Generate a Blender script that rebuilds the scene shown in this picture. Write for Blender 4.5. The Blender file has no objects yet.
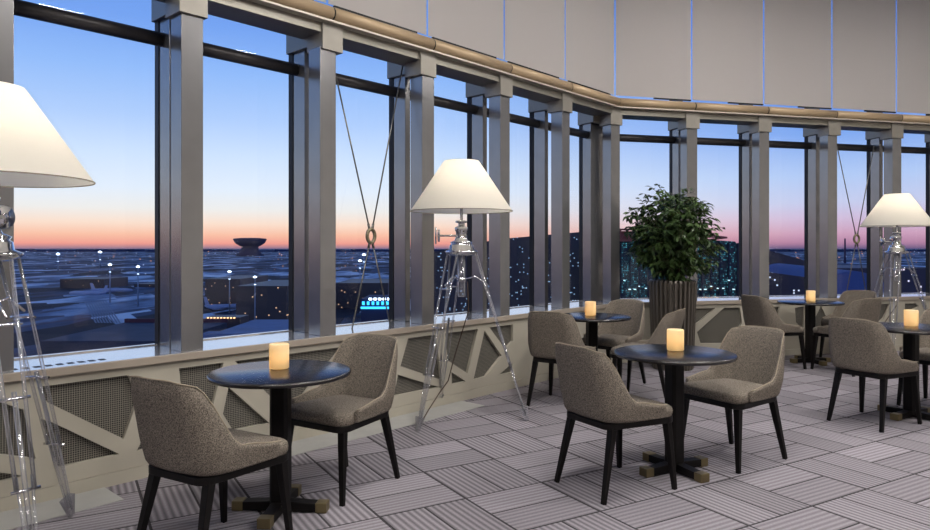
import bpy, bmesh, math, random
from mathutils import Vector, Matrix, noise
random.seed(7)
S = bpy.context.scene
COL = S.collection
PI = math.pi
R = math.radians
H = 1.43            # eye height
F = 685.0           # focal length in pixels of the 930 px wide frame

def lin(c):
    return tuple(((v/255)/12.92 if v/255 <= .04045 else ((v/255+.055)/1.055)**2.4) for v in c)

# ------------------------------------------------------------------ mesh builder
class MB:
    def __init__(s): s.v, s.f, s.sm = [], [], []
    def add(s, vs, fs, smooth=False):
        n = len(s.v); s.v += [tuple(p) for p in vs]
        for f in fs: s.f.append([n+i for i in f]); s.sm.append(smooth)
    def box(s, x0, x1, y0, y1, z0, z1, mat=None):
        vs = [Vector((x, y, z)) for x in (x0, x1) for y in (y0, y1) for z in (z0, z1)]
        if mat: vs = [mat @ p for p in vs]
        s.add(vs, [(0,1,3,2),(4,6,7,5),(0,4,5,1),(2,3,7,6),(0,2,6,4),(1,5,7,3)])
    def beam(s, a, b, w0, w1=None, d0=None, d1=None, up=(0,0,1)):
        """tapered rectangular bar from a to b"""
        a, b = Vector(a), Vector(b); w1 = w0 if w1 is None else w1; d0 = w0 if d0 is None else d0; d1 = (d0*w1/w0) if d1 is None else d1
        t = (b-a).normalized(); u = Vector(up)
        if abs(t.dot(u)) > .95: u = Vector((0,1,0))
        x = t.cross(u).normalized(); y = t.cross(x).normalized()
        vs = []
        for p, w, d in ((a,w0,d0),(b,w1,d1)):
            for i, j in ((-1,-1),(1,-1),(1,1),(-1,1)): vs.append(p + x*i*w/2 + y*j*d/2)
        s.add(vs, [(0,1,2,3),(7,6,5,4),(0,4,5,1),(1,5,6,2),(2,6,7,3),(3,7,4,0)])
    def tube(s, pts, r, n=8, closed=False, cap=True):
        pts = [Vector(p) for p in pts]; m = len(pts); rs = r if isinstance(r, (list, tuple)) else [r]*m
        vs = []; last = None
        for i, p in enumerate(pts):
            if closed: t = (pts[(i+1) % m]-pts[i-1]).normalized()
            else: t = (pts[min(i+1, m-1)]-pts[max(i-1, 0)]).normalized()
            if last is None:
                u = Vector((0,0,1)) if abs(t.z) < .9 else Vector((1,0,0))
                x = t.cross(u).normalized()
            else:
                x = (last - t*last.dot(t)).normalized()
            last = x; y = t.cross(x)
            for k in range(n):
                a = 2*PI*k/n; vs.append(p + (x*math.cos(a)+y*math.sin(a))*rs[i])
        fs = []
        for i in range(m if closed else m-1):
            j = (i+1) % m
            for k in range(n): fs.append((i*n+k, i*n+(k+1) % n, j*n+(k+1) % n, j*n+k))
        s.add(vs, fs, True)
        if cap and not closed:
            s.add(vs[:n], [tuple(range(n))[::-1]]); s.add(vs[-n:], [tuple(range(n))])
    def lathe(s, prof, c=(0,0,0), n=24, axis=None):
        """prof: (r,z) list"""
        vs = []; c = Vector(c)
        for r, z in prof:
            for k in range(n):
                a = 2*PI*k/n; p = Vector((r*math.cos(a), r*math.sin(a), z))
                if axis: p = axis @ p
                vs.append(c+p)
        fs = [(i*n+k, i*n+(k+1) % n, (i+1)*n+(k+1) % n, (i+1)*n+k) for i in range(len(prof)-1) for k in range(n)]
        s.add(vs, fs, True)
        if prof[0][0] > 1e-6: s.add(vs[:n], [tuple(range(n))[::-1]])
        if prof[-1][0] > 1e-6: s.add(vs[-n:], [tuple(range(n))])
    def loft(s, rings, smooth=True, cap=True):
        n = len(rings[0]); vs = [p for r in rings for p in r]
        fs = [(i*n+k, i*n+(k+1) % n, (i+1)*n+(k+1) % n, (i+1)*n+k) for i in range(len(rings)-1) for k in range(n)]
        s.add(vs, fs, smooth)
        if cap: s.add(rings[0], [tuple(range(n))[::-1]]); s.add(rings[-1], [tuple(range(n))])
    def build(s, name, mat, parent=None, bevel=0, sub=0, loc=None, rotz=None, autosmooth=None):
        me = bpy.data.meshes.new(name); me.from_pydata(s.v, [], s.f)
        me.polygons.foreach_set('use_smooth', s.sm); me.materials.append(mat)
        bm = bmesh.new(); bm.from_mesh(me); bmesh.ops.remove_doubles(bm, verts=bm.verts, dist=1e-5)
        bmesh.ops.recalc_face_normals(bm, faces=bm.faces); bm.to_mesh(me); bm.free(); me.update()
        o = bpy.data.objects.new(name, me); COL.objects.link(o)
        if parent: o.parent = parent
        if loc is not None: o.location = loc
        if rotz is not None: o.rotation_euler.z = rotz
        if bevel:
            m = o.modifiers.new('b', 'BEVEL'); m.width = bevel; m.segments = 2; m.limit_method = 'ANGLE'; m.angle_limit = R(40)
        if sub:
            m = o.modifiers.new('s', 'SUBSURF'); m.levels = sub; m.render_levels = sub
        return o

def tag(o, label=None, cat=None, group=None, kind=None):
    if label: o['label'] = label
    if cat: o['category'] = cat
    if group: o['group'] = group
    if kind: o['kind'] = kind
    return o
def empty(name, loc=(0,0,0), rz=0, parent=None):
    o = bpy.data.objects.new(name, None); COL.objects.link(o); o.location = loc; o.rotation_euler.z = rz
    o.empty_display_size = .1
    if parent: o.parent = parent
    return o
def copy_tree(o, parent=None):
    kids = [c for c in COL.objects if c.parent == o]
    c = o.copy(); COL.objects.link(c)
    if parent: c.parent = parent
    for k in kids: copy_tree(k, c)
    return c

# ------------------------------------------------------------------ materials
def mat(name, col, rough=.5, metal=0, spec=.5, noise_amt=0, noise_scale=20, bump=0, trans=0, ior=1.45, coat=0, col2=None):
    m = bpy.data.materials.new(name); m.use_nodes = True; nt = m.node_tree; b = nt.nodes['Principled BSDF']
    c = lin(col)+(1,)
    b.inputs['Base Color'].default_value = c; b.inputs['Roughness'].default_value = rough
    b.inputs['Metallic'].default_value = metal; b.inputs['Specular IOR Level'].default_value = spec
    b.inputs['Transmission Weight'].default_value = trans; b.inputs['IOR'].default_value = ior
    b.inputs['Coat Weight'].default_value = coat
    if noise_amt or bump:
        tc = nt.nodes.new('ShaderNodeTexCoord'); nz = nt.nodes.new('ShaderNodeTexNoise')
        nz.inputs['Scale'].default_value = noise_scale; nz.inputs['Detail'].default_value = 3
        nt.links.new(tc.outputs['Object'], nz.inputs['Vector'])
        if noise_amt:
            r = nt.nodes.new('ShaderNodeValToRGB')
            r.color_ramp.elements[0].position = .3; r.color_ramp.elements[1].position = .7
            if col2 is None:
                r.color_ramp.elements[0].color = tuple(v*(1-noise_amt) for v in c[:3])+(1,)
                r.color_ramp.elements[1].color = tuple(min(1, v*(1+noise_amt)) for v in c[:3])+(1,)
            else:
                r.color_ramp.elements[0].color = c; r.color_ramp.elements[1].color = lin(col2)+(1,)
            nt.links.new(nz.outputs['Fac'], r.inputs['Fac']); nt.links.new(r.outputs['Color'], b.inputs['Base Color'])
        if bump:
            bp = nt.nodes.new('ShaderNodeBump'); bp.inputs['Strength'].default_value = bump; bp.inputs['Distance'].default_value = .003
            nt.links.new(nz.outputs['Fac'], bp.inputs['Height']); nt.links.new(bp.outputs['Normal'], b.inputs['Normal'])
    return m
def emis(name, col, st):
    m = bpy.data.materials.new(name); m.use_nodes = True; nt = m.node_tree; nt.nodes.clear()
    e = nt.nodes.new('ShaderNodeEmission'); e.inputs[0].default_value = lin(col)+(1,); e.inputs[1].default_value = st
    o = nt.nodes.new('ShaderNodeOutputMaterial'); nt.links.new(e.outputs[0], o.inputs[0]); return m
def translucent(name, col, fac, rough=.8, emit=None):
    m = bpy.data.materials.new(name); m.use_nodes = True; nt = m.node_tree; nt.nodes.clear()
    d = nt.nodes.new('ShaderNodeBsdfDiffuse'); t = nt.nodes.new('ShaderNodeBsdfTranslucent'); x = nt.nodes.new('ShaderNodeMixShader')
    o = nt.nodes.new('ShaderNodeOutputMaterial')
    d.inputs[0].default_value = t.inputs[0].default_value = lin(col)+(1,); x.inputs[0].default_value = fac
    nt.links.new(d.outputs[0], x.inputs[1]); nt.links.new(t.outputs[0], x.inputs[2]); nt.links.new(x.outputs[0], o.inputs[0])
    return m
def clearglass(name, tint, base=.03, gain=.8, rough=0.0):
    m = bpy.data.materials.new(name); m.use_nodes = True; nt = m.node_tree; nt.nodes.clear()
    t = nt.nodes.new('ShaderNodeBsdfTransparent'); g = nt.nodes.new('ShaderNodeBsdfGlossy'); x = nt.nodes.new('ShaderNodeMixShader')
    o = nt.nodes.new('ShaderNodeOutputMaterial'); fr = nt.nodes.new('ShaderNodeLayerWeight'); pw = nt.nodes.new('ShaderNodeMath'); pw.operation = 'POWER'; pw.inputs[1].default_value = 4.0 if tint[0] > .95 else 2.2; pw.use_clamp = True; mm = nt.nodes.new('ShaderNodeMath'); mm.operation = 'MULTIPLY_ADD'
    fr.inputs[0].default_value = .5; mm.use_clamp = True; mm.inputs[1].default_value = gain; mm.inputs[2].default_value = base
    t.inputs[0].default_value = tint+(1,); g.inputs['Roughness'].default_value = rough; g.inputs[0].default_value = (1,1,1,1)
    nt.links.new(fr.outputs['Facing'], pw.inputs[0]); nt.links.new(pw.outputs[0], mm.inputs[0]); nt.links.new(mm.outputs[0], x.inputs[0])
    nt.links.new(t.outputs[0], x.inputs[1]); nt.links.new(g.outputs[0], x.inputs[2]); nt.links.new(x.outputs[0], o.inputs[0])
    return m

def math_node(nt, op, a, b=None, c=None):
    n = nt.nodes.new('ShaderNodeMath'); n.operation = op
    for i, v in enumerate((a, b, c)):
        if v is None: continue
        if isinstance(v, (int, float)): n.inputs[i].default_value = v
        else: nt.links.new(v, n.inputs[i])
    return n.outputs[0]

M = {}
M['column'] = mat('brushed_grey_metal', (148,148,150), .22, .7, noise_amt=.05, noise_scale=6)
M['cap'] = mat('grey_cap_metal', (148,144,136), .4, .4, noise_amt=.05, noise_scale=8)
M['beam'] = mat('grey_beam_metal', (150,146,136), .35, .5)
M['black'] = mat('black_gasket', (10,11,14), .5)
M['transom'] = mat('dark_transom_metal', (72,70,72), .35, .5)
M['tan'] = mat('tan_pipe', (176,154,124), .45, .2)
M['rail'] = mat('pale_rail', (190,182,170), .4, .3)
M['cream'] = mat('cream_panel', (168,163,150), .5, 0, noise_amt=.03, noise_scale=4)
M['lip'] = mat('tan_sill_edge', (158,148,136), .4)
M['sill'] = mat('pale_sill_metal', (222,222,224), .13, .75)
M['blind'] = translucent('blind_fabric', (208,203,200), .4)
M['wood'] = mat('near_black_wood', (11,8,8), .5, spec=.25, noise_amt=.25, noise_scale=30)
M['tabletop'] = mat('black_stained_tabletop', (18,16,19), .25, spec=.85, noise_amt=.08, noise_scale=14)
M['brass'] = mat('aged_brass', (118,106,78), .4, .65)
M['fabric'] = mat('tweed_fabric', (60,55,50), .95, spec=.15, noise_amt=.5, noise_scale=200, bump=.6, col2=(146,137,126))
M['piping'] = mat('piping_fabric', (150,139,122), .9, spec=.2)
M['shade'] = translucent('lamp_shade_linen', (252,248,237), .55)
M['chrome'] = mat('polished_chrome', (225,225,228), .08, 1)
M['bulb'] = emis('lamp_bulb', (255,240,218), 64)
M['flame'] = emis('candle_flame', (255,170,60), 14)
M['wax'] = translucent('candle_wax', (250,238,206), .5)
M['acrylic'] = clearglass('clear_acrylic', (.89,.90,.94), .13, .8, .12)
def acrylic():
    m = bpy.data.materials.new('clear_acrylic'); m.use_nodes = True; nt = m.node_tree; nt.nodes.clear()
    t = nt.nodes.new('ShaderNodeBsdfTransparent'); g = nt.nodes.new('ShaderNodeBsdfGlossy'); x = nt.nodes.new('ShaderNodeMixShader'); d = nt.nodes.new('ShaderNodeBsdfDiffuse'); y = nt.nodes.new('ShaderNodeMixShader')
    o = nt.nodes.new('ShaderNodeOutputMaterial'); fr = nt.nodes.new('ShaderNodeFresnel'); fr.inputs[0].default_value = 1.5
    mm = nt.nodes.new('ShaderNodeMath'); mm.operation = 'MULTIPLY_ADD'; mm.use_clamp = True; mm.inputs[1].default_value = 1.0; mm.inputs[2].default_value = .16
    t.inputs[0].default_value = (.95,.955,.975,1); g.inputs['Roughness'].default_value = .12; g.inputs[0].default_value = (1,1,1,1); d.inputs[0].default_value = (.8,.8,.86,1); y.inputs[0].default_value = .35
    nt.links.new(fr.outputs[0], mm.inputs[0]); nt.links.new(mm.outputs[0], x.inputs[0]); nt.links.new(g.outputs[0], y.inputs[1]); nt.links.new(d.outputs[0], y.inputs[2])
    nt.links.new(t.outputs[0], x.inputs[1]); nt.links.new(y.outputs[0], x.inputs[2]); nt.links.new(x.outputs[0], o.inputs[0])
    return m
M['acrylic'] = acrylic()
M['glass'] = clearglass('window_glass', (.985,.99,1.0), .02, .5, 0)
M['leaf'] = mat('ficus_leaf', (42,62,34), .4, noise_amt=.4, noise_scale=5, col2=(74,96,52))
M['bark'] = mat('bark', (82,66,50), .8)
M['soil'] = mat('potting_soil', (38,30,26), .9)
M['planter'] = mat('bronze_grey_planter', (92,86,80), .4, .3)
M['cable'] = mat('steel_cable', (120,118,112), .35, .7)
M['ring'] = mat('brushed_bronze_ring', (146,136,112), .4, .6)
M['strip'] = mat('pale_stone_floor_strip', (158,158,156), .5, noise_amt=.06, noise_scale=6)
M['cord'] = mat('brown_cord', (70,55,45), .6)
M['plaster'] = mat('warm_white_plaster', (205,198,186), .8)
M['ceil'] = mat('ceiling_panel', (150,148,146), .85)

def grille_mat():
    m = bpy.data.materials.new('perforated_metal'); m.use_nodes = True; nt = m.node_tree; b = nt.nodes['Principled BSDF']
    tc = nt.nodes.new('ShaderNodeTexCoord'); sp = nt.nodes.new('ShaderNodeSeparateXYZ'); nt.links.new(tc.outputs['Object'], sp.inputs[0])
    P = .0128
    def cell(o, off=0):
        a = math_node(nt, 'DIVIDE', o, P); a = math_node(nt, 'ADD', a, off); a = math_node(nt, 'FRACT', a); a = math_node(nt, 'SUBTRACT', a, .5); return math_node(nt, 'ABSOLUTE', a)
    mx = math_node(nt, 'MAXIMUM', cell(sp.outputs[0]), cell(sp.outputs[2]))
    hole = math_node(nt, 'LESS_THAN', mx, .38)
    mix = nt.nodes.new('ShaderNodeMix'); mix.data_type = 'RGBA'; nt.links.new(hole, mix.inputs[0])
    mix.inputs[6].default_value = lin((132,128,118))+(1,); mix.inputs[7].default_value = lin((28,27,28))+(1,)
    nt.links.new(mix.outputs[2], b.inputs['Base Color']); b.inputs['Roughness'].default_value = .5
    return m
M['grille'] = grille_mat()

def carpet_mat():
    m = bpy.data.materials.new('basketweave_carpet_tiles'); m.use_nodes = True; nt = m.node_tree; b = nt.nodes['Principled BSDF']
    T = .533
    geo = nt.nodes.new('ShaderNodeNewGeometry'); sub = nt.nodes.new('ShaderNodeVectorMath'); sub.operation = 'SUBTRACT'
    nt.links.new(geo.outputs['Position'], sub.inputs[0]); sub.inputs[1].default_value = (.465, 4.179, 0)
    def dot(v):
        d = nt.nodes.new('ShaderNodeVectorMath'); d.operation = 'DOT_PRODUCT'; nt.links.new(sub.outputs[0], d.inputs[0]); d.inputs[1].default_value = v
        return math_node(nt, 'DIVIDE', d.outputs['Value'], T)
    u = dot((-.504,.864,0)); v = dot((.864,.504,0))
    fu = math_node(nt, 'FRACT', u); fv = math_node(nt, 'FRACT', v)
    iu = math_node(nt, 'FLOOR', u); iv = math_node(nt, 'FLOOR', v)
    par = math_node(nt, 'ABSOLUTE', math_node(nt, 'MODULO', math_node(nt, 'ADD', iu, iv), 2))   # 0 -> stripes along v
    par = math_node(nt, 'GREATER_THAN', par, .5)
    # across-stripe coordinate: fu when stripes run along v, fv when along u
    mixf = nt.nodes.new('ShaderNodeMix'); mixf.data_type = 'FLOAT'; nt.links.new(par, mixf.inputs[0]); nt.links.new(fu, mixf.inputs[2]); nt.links.new(fv, mixf.inputs[3])
    ac = mixf.outputs[0]
    st = math_node(nt, 'SINE', math_node(nt, 'MULTIPLY', ac, 2*PI*14))
    st = math_node(nt, 'MULTIPLY_ADD', st, .5, .5)
    def edge(x, w):
        a = math_node(nt, 'ABSOLUTE', math_node(nt, 'SUBTRACT', x, .5)); return math_node(nt, 'GREATER_THAN', a, .5-w)
    eu = edge(fu, .012); ev = edge(fv, .014); mid = math_node(nt, 'LESS_THAN', math_node(nt, 'ABSOLUTE', math_node(nt, 'SUBTRACT', ac, .5)), .011)
    line = math_node(nt, 'MAXIMUM', math_node(nt, 'MAXIMUM', eu, ev), mid)
    # tone per plank
    half = math_node(nt, 'GREATER_THAN', ac, .5)
    cmb = nt.nodes.new('ShaderNodeCombineXYZ'); nt.links.new(iu, cmb.inputs[0]); nt.links.new(iv, cmb.inputs[1]); nt.links.new(half, cmb.inputs[2])
    wn = nt.nodes.new('ShaderNodeTexWhiteNoise'); nt.links.new(cmb.outputs[0], wn.inputs['Vector'])
    nz = nt.nodes.new('ShaderNodeTexNoise'); nz.inputs['Scale'].default_value = 90; nz.inputs['Detail'].default_value = 3
    nt.links.new(geo.outputs['Position'], nz.inputs['Vector'])
    amt = math_node(nt, 'MULTIPLY_ADD', par, .16, .36)
    tone = math_node(nt, 'SUBTRACT', 1.0, math_node(nt, 'MULTIPLY', st, amt))
    tone = math_node(nt, 'MULTIPLY', tone, math_node(nt, 'MULTIPLY_ADD', wn.outputs['Value'], .28, .84))
    tone = math_node(nt, 'MULTIPLY', tone, math_node(nt, 'MULTIPLY_ADD', nz.outputs['Fac'], .5, .75))
    tone = math_node(nt, 'MULTIPLY', tone, math_node(nt, 'MULTIPLY_ADD', line, -.80, 1))
    sc = nt.nodes.new('ShaderNodeVectorMath'); sc.operation = 'SCALE'; sc.inputs[0].default_value = lin((149,144,151)); nt.links.new(tone, sc.inputs['Scale'])
    nt.links.new(sc.outputs[0], b.inputs['Base Color']); b.inputs['Roughness'].default_value = .95; b.inputs['Specular IOR Level'].default_value = .1
    bp = nt.nodes.new('ShaderNodeBump'); bp.inputs['Strength'].default_value = .35; bp.inputs['Distance'].default_value = .004
    nt.links.new(math_node(nt, 'SUBTRACT', 1, st), bp.inputs['Height']); nt.links.new(bp.outputs[0], b.inputs['Normal'])
    return m
M['carpet'] = carpet_mat()

# ------------------------------------------------------------------ camera
cam = bpy.data.cameras.new('camera'); co = bpy.data.objects.new('camera', cam); COL.objects.link(co)
co.location = (0,0,H); co.rotation_euler = (R(90),0,0); cam.lens = F/930*36; cam.sensor_width = 36; cam.sensor_fit = 'HORIZONTAL'
cam.shift_y = -17/930; cam.clip_end = 60000; cam.clip_start = .05
S.camera = co

# ------------------------------------------------------------------ walls frames of reference
LO = Vector((-1.805, 4.537, 0)); LA = math.atan2(.7379,.6749); LSP = 1.093; LEN_L = LSP*5
RO = Vector((1.883, 8.570, 0)); RA = math.atan2(.2427,.9701); RSP = 1.078
def onwall(side, px, py=None, D=0):
    """pixel -> (s, z) on the plane D behind the column fronts (D<0: into the room)"""
    O, A = (LO, LA) if side == 'L' else (RO, RA)
    d = Vector((math.cos(A), math.sin(A))); n = Vector((-math.sin(A), math.cos(A)))
    o = Vector((O.x, O.y)) + n*D
    k = (px-465)/F        # X = k*Y
    # o.x + s d.x = k (o.y + s d.y)
    s = (k*o.y-o.x)/(d.x-k*d.y); Y = o.y+s*d.y
    z = None if py is None else H-(py-248)*Y/F
    return s, z
def wallobj(o, side):
    O, A = (LO, LA) if side == 'L' else (RO, RA)
    o.location = O; o.rotation_euler.z = A; return o

Z_SILL = .75; Z_CAP = 2.97; Z_BEAM = 3.10; Z_TOP = 3.20; Z_CEIL = 5.3
L_FIRST = -2; R_LAST = 6        # bay indices

# ---- floor, ceiling, far walls of the room
fl = MB(); fl.add([(-6,-6,0),(10.5,-6,0),(10.5,10.9,0),(8.6,10.3,0),(1.9,8.62,0),(-6,-.05,0)], [(0,1,2,3,4,5)])
tag(fl.build('floor', M['carpet']), 'grey mauve striped basketweave carpet tile floor', 'floor', kind='structure')
ce = MB(); ce.add([(-6,-6,Z_CEIL),(10.5,-6,Z_CEIL),(10.5,10.9,Z_CEIL),(8.6,10.6,Z_CEIL),(1.7,8.95,Z_CEIL),(-6,.3,Z_CEIL)], [(0,1,2,3,4,5)])
tag(ce.build('ceiling', M['ceil']), 'pale ceiling above the roller blinds', 'ceiling', kind='structure')
w = MB(); w.box(-6,10.5,-6.1,-6,0,Z_CEIL); tag(w.build('wall_back', M['plaster']), 'plain warm white back wall of the lounge', 'wall', kind='structure')
w = MB(); w.box(10.5,10.6,-6,10.9,0,Z_CEIL); tag(w.build('wall_right', M['plaster']), 'plain warm white side wall of the lounge', 'wall', kind='structure')
w = MB(); w.box(-6.1,-6,-6,.2,0,Z_CEIL); tag(w.build('wall_near_left', M['plaster']), 'plain warm white wall beside the windows', 'wall', kind='structure')

def holes_panel(s0, s1, z0, z1, holes, y0, y1):
    """flat panel in local x/z with polygonal holes, thickness y0..y1"""
    bm = bmesh.new(); edges = []
    def loop(pts):
        vs = [bm.verts.new((x, y0, z)) for x, z in pts]
        for i in range(len(vs)): edges.append(bm.edges.new((vs[i], vs[(i+1) % len(vs)])))
    loop([(s0,z0),(s1,z0),(s1,z1),(s0,z1)])
    for h in holes: loop(h)
    bmesh.ops.triangle_fill(bm, use_beauty=True, use_dissolve=False, edges=edges)
    ext = bmesh.ops.extrude_face_region(bm, geom=bm.faces[:])
    bmesh.ops.translate(bm, vec=(0, y1-y0, 0), verts=[g for g in ext['geom'] if isinstance(g, bmesh.types.BMVert)])
    bmesh.ops.recalc_face_normals(bm, faces=bm.faces)
    mb = MB(); bm.verts.index_update(); mb.add([v.co.copy() for v in bm.verts], [[v.index for v in f.verts] for f in bm.faces]); bm.free()
    return mb

PD = -.045
def hole(side, pts):
    r = []
    for x, y in pts:
        s, z = onwall(side, x, y, PD); r.append((s, min(.652, max(.165, z))))
    return r
HL = [
 [(-22,392),(24.5,410),(36,459),(-20,452)], [(-18,470),(24.5,475.8),(-18,486)],
 [(37,387),(129,373.5),(138,398),(124,439),(47,402)], [(41,419),(51.5,422),(119,454),(58,468)], [(143,437),(137,451),(158,447)],
 [(179,368.3),(223.6,362.3),(210,419),(186,428)], [(235,360),(343,345.3),(288,414)], [(228.5,387),(269.5,423.2),(233,430.5),(223,414)],
 [(352,346),(396,339),(384,402),(342,372)], [(336,376),(376,405),(308,419)],
 [(408.3,337),(435.7,333.6),(442,380),(400.4,366.2)], [(398,374.7),(439.4,387),(394,396)],
 [(445,332.3),(478,328),(467.7,373.4),(448,360.6)], [(451.7,371.9),(465.8,381.3),(451.7,384.5)],
 [(484.7,330.4),(501.7,355.8),(485.7,376.6),(473.4,380)], [(489.4,326.6),(513,323.8),(513,340.8),(505.5,349)], [(513,362.5),(512,374),(498.5,376)],
]
HR = [
 [(660,307),(715.6,306.4),(690,329),(665,334)], [(723.9,306.4),(740,306.4),(742,322.7),(731.6,343),(700.6,343.4),(697,332)],
 [(752,306.2),(780,305.8),(776,322),(769,334),(754,330)], [(795,308),(805,306),(803,330),(796,322)], [(812,324),(821,306),(830,324),(824,336),(815,336)],
 [(840,304.5),(852,304),(848,322)], [(866,303),(890,301.6),(884,318),(870,330)],
 [(905,301),(915.6,301),(919.6,306.2),(910,311),(905,310.5)], [(922,318),(938,312),(945,330),(925,332)],
]
def clad(side, s0, s1, holes, name, label):
    p = holes_panel(s0, s1, .08, .70, holes, PD, PD+.03)
    fr = p.build(name, M['cream'], bevel=0); wallobj(fr, side); tag(fr, label, 'wall', kind='structure')
    g = MB(); g.box(s0, s1, PD+.032, PD+.045, .08, .70); g.build('perforated_grille', M['grille'], fr)
    b = MB(); b.box(s0, s1, PD-.006, PD+.04, 0, .078); b.build('base_rail', M['cream'], fr)
    c = MB(); c.box(s0, s1, PD+.05, .52, -.02, .69); c.build('wall_body', M['cream'], fr)
    return fr
clad('L', -3.3, LEN_L+.02, [hole('L', h) for h in HL], 'wall_left', 'cream lattice wall panels with perforated grilles under the left windows')
clad('R', -.02, 8.2, [hole('R', h) for h in HR], 'wall_rear', 'cream lattice wall panels with perforated grilles under the far windows')

def sill(side, s0, s1, n, label):
    b = MB(); b.box(s0, s1, -.05, .52, .705, Z_SILL); o = b.build('trim_%d' % n, M['sill'], bevel=.003); wallobj(o, side)
    tag(o, label, 'window sill', kind='structure')
    e = MB(); e.box(s0, s1, -.072, -.05, .703, Z_SILL+.001); e.build('sill_edge', M['lip'], o, bevel=.004)
    return o
sl = sill('L', -3.3, LEN_L+.0, 1, 'long glossy metal sill with tan edge under the left windows')
sr = sill('R', -.02, 8.2, 2, 'glossy metal sill with tan edge under the far windows')
vs = MB(); s = -2.3
while s < -.55:
    vs.add([(s,.03,Z_SILL+.0015),(s+.035,.03,Z_SILL+.0015),(s+.035,.085,Z_SILL+.0015),(s,.085,Z_SILL+.0015)], [(0,1,2,3)]); s += .058
vs.build('vent_slots', M['black'], sl)

# ---- columns
ntrim = 3
def column(side, s, label, corner=False, capoff=0.0):
    O, A = (LO, LA) if side == 'L' else (RO, RA)
    d = Vector((math.cos(A), math.sin(A), 0)); ang = A
    if corner: ang = (LA+RA)/2
    e = empty('column', Vector((O.x, O.y, 0))+d*s, ang); tag(e, label, 'column', kind='structure')
    p = MB(); p.box(-.075,.075,0,.155,Z_SILL,Z_CAP+.02); p.build('post', M['column'], e, bevel=.004)
    w2 = .17 if corner else .032
    q = MB(); q.box(-w2,w2,.27,.43,Z_SILL,Z_TOP+.3); q.build('mullion', M['column'], e, bevel=.003)
    g = MB(); g.box(-w2-.006,w2+.006,.43,.49,Z_SILL-.01,Z_TOP+.4); g.build('gasket', M['black'], e)
    c = MB(); c.box(-.097+capoff,.097+capoff,-.022,.19,Z_CAP,Z_TOP); c.build('cap', M['cap'], e, bevel=.003)
    b = MB(); b.box(-w2-.03,w2+.03,.188,.49,Z_CAP+.05,Z_TOP); b.build('bracket', M['beam'], e, bevel=.003)
    # upper mullion behind blinds
    k = MB(); k.box(-.02,.02,.42,.49,Z_TOP+.3,Z_CEIL); k.build('upper_mullion', M['beam'], e)
    return e
NAMES_L = {-2:'grey window column outside the left edge', -1:'grey column at the left edge behind the nearest lamp'}
order = ['first','second','third','fourth','fifth','sixth','seventh','eighth','ninth','tenth','eleventh']
capoffs = {0:0, 1:.03, 2:-.015, 3:0, 4:0}
for i in range(L_FIRST, 5):
    lab = {-2:'square grey metal window column just outside the left picture edge', -1:'square grey window column behind the lamp at left edge',
      0:'large square grey window column right of the leftmost wide pane', 1:'square grey window column left of the crossed brace cables',
      2:'square grey window column right of the crossed brace cables', 3:'square grey window column behind right side of middle lamp shade',
      4:'square grey column beside the middle lamp, last before the corner'}[i]
    column('L', i*LSP, lab, capoff=capoffs.get(i, 0))
column('R', 0, 'grey column standing at the corner where the window walls meet', corner=True)
for i in range(1, R_LAST+1):
    lab = {1:'square grey column behind the potted tree on far wall', 2:'square grey column right of the potted tree on far wall',
      3:'square grey column left of the far brace cable', 4:'square grey column behind the far right tripod lamp',
      5:'square grey window column just past the right picture edge', 6:'square grey window column well past the right picture edge'}[i]
    column('R', i*RSP, lab, capoff={3:.02,4:-.008}.get(i, 0))

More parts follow.
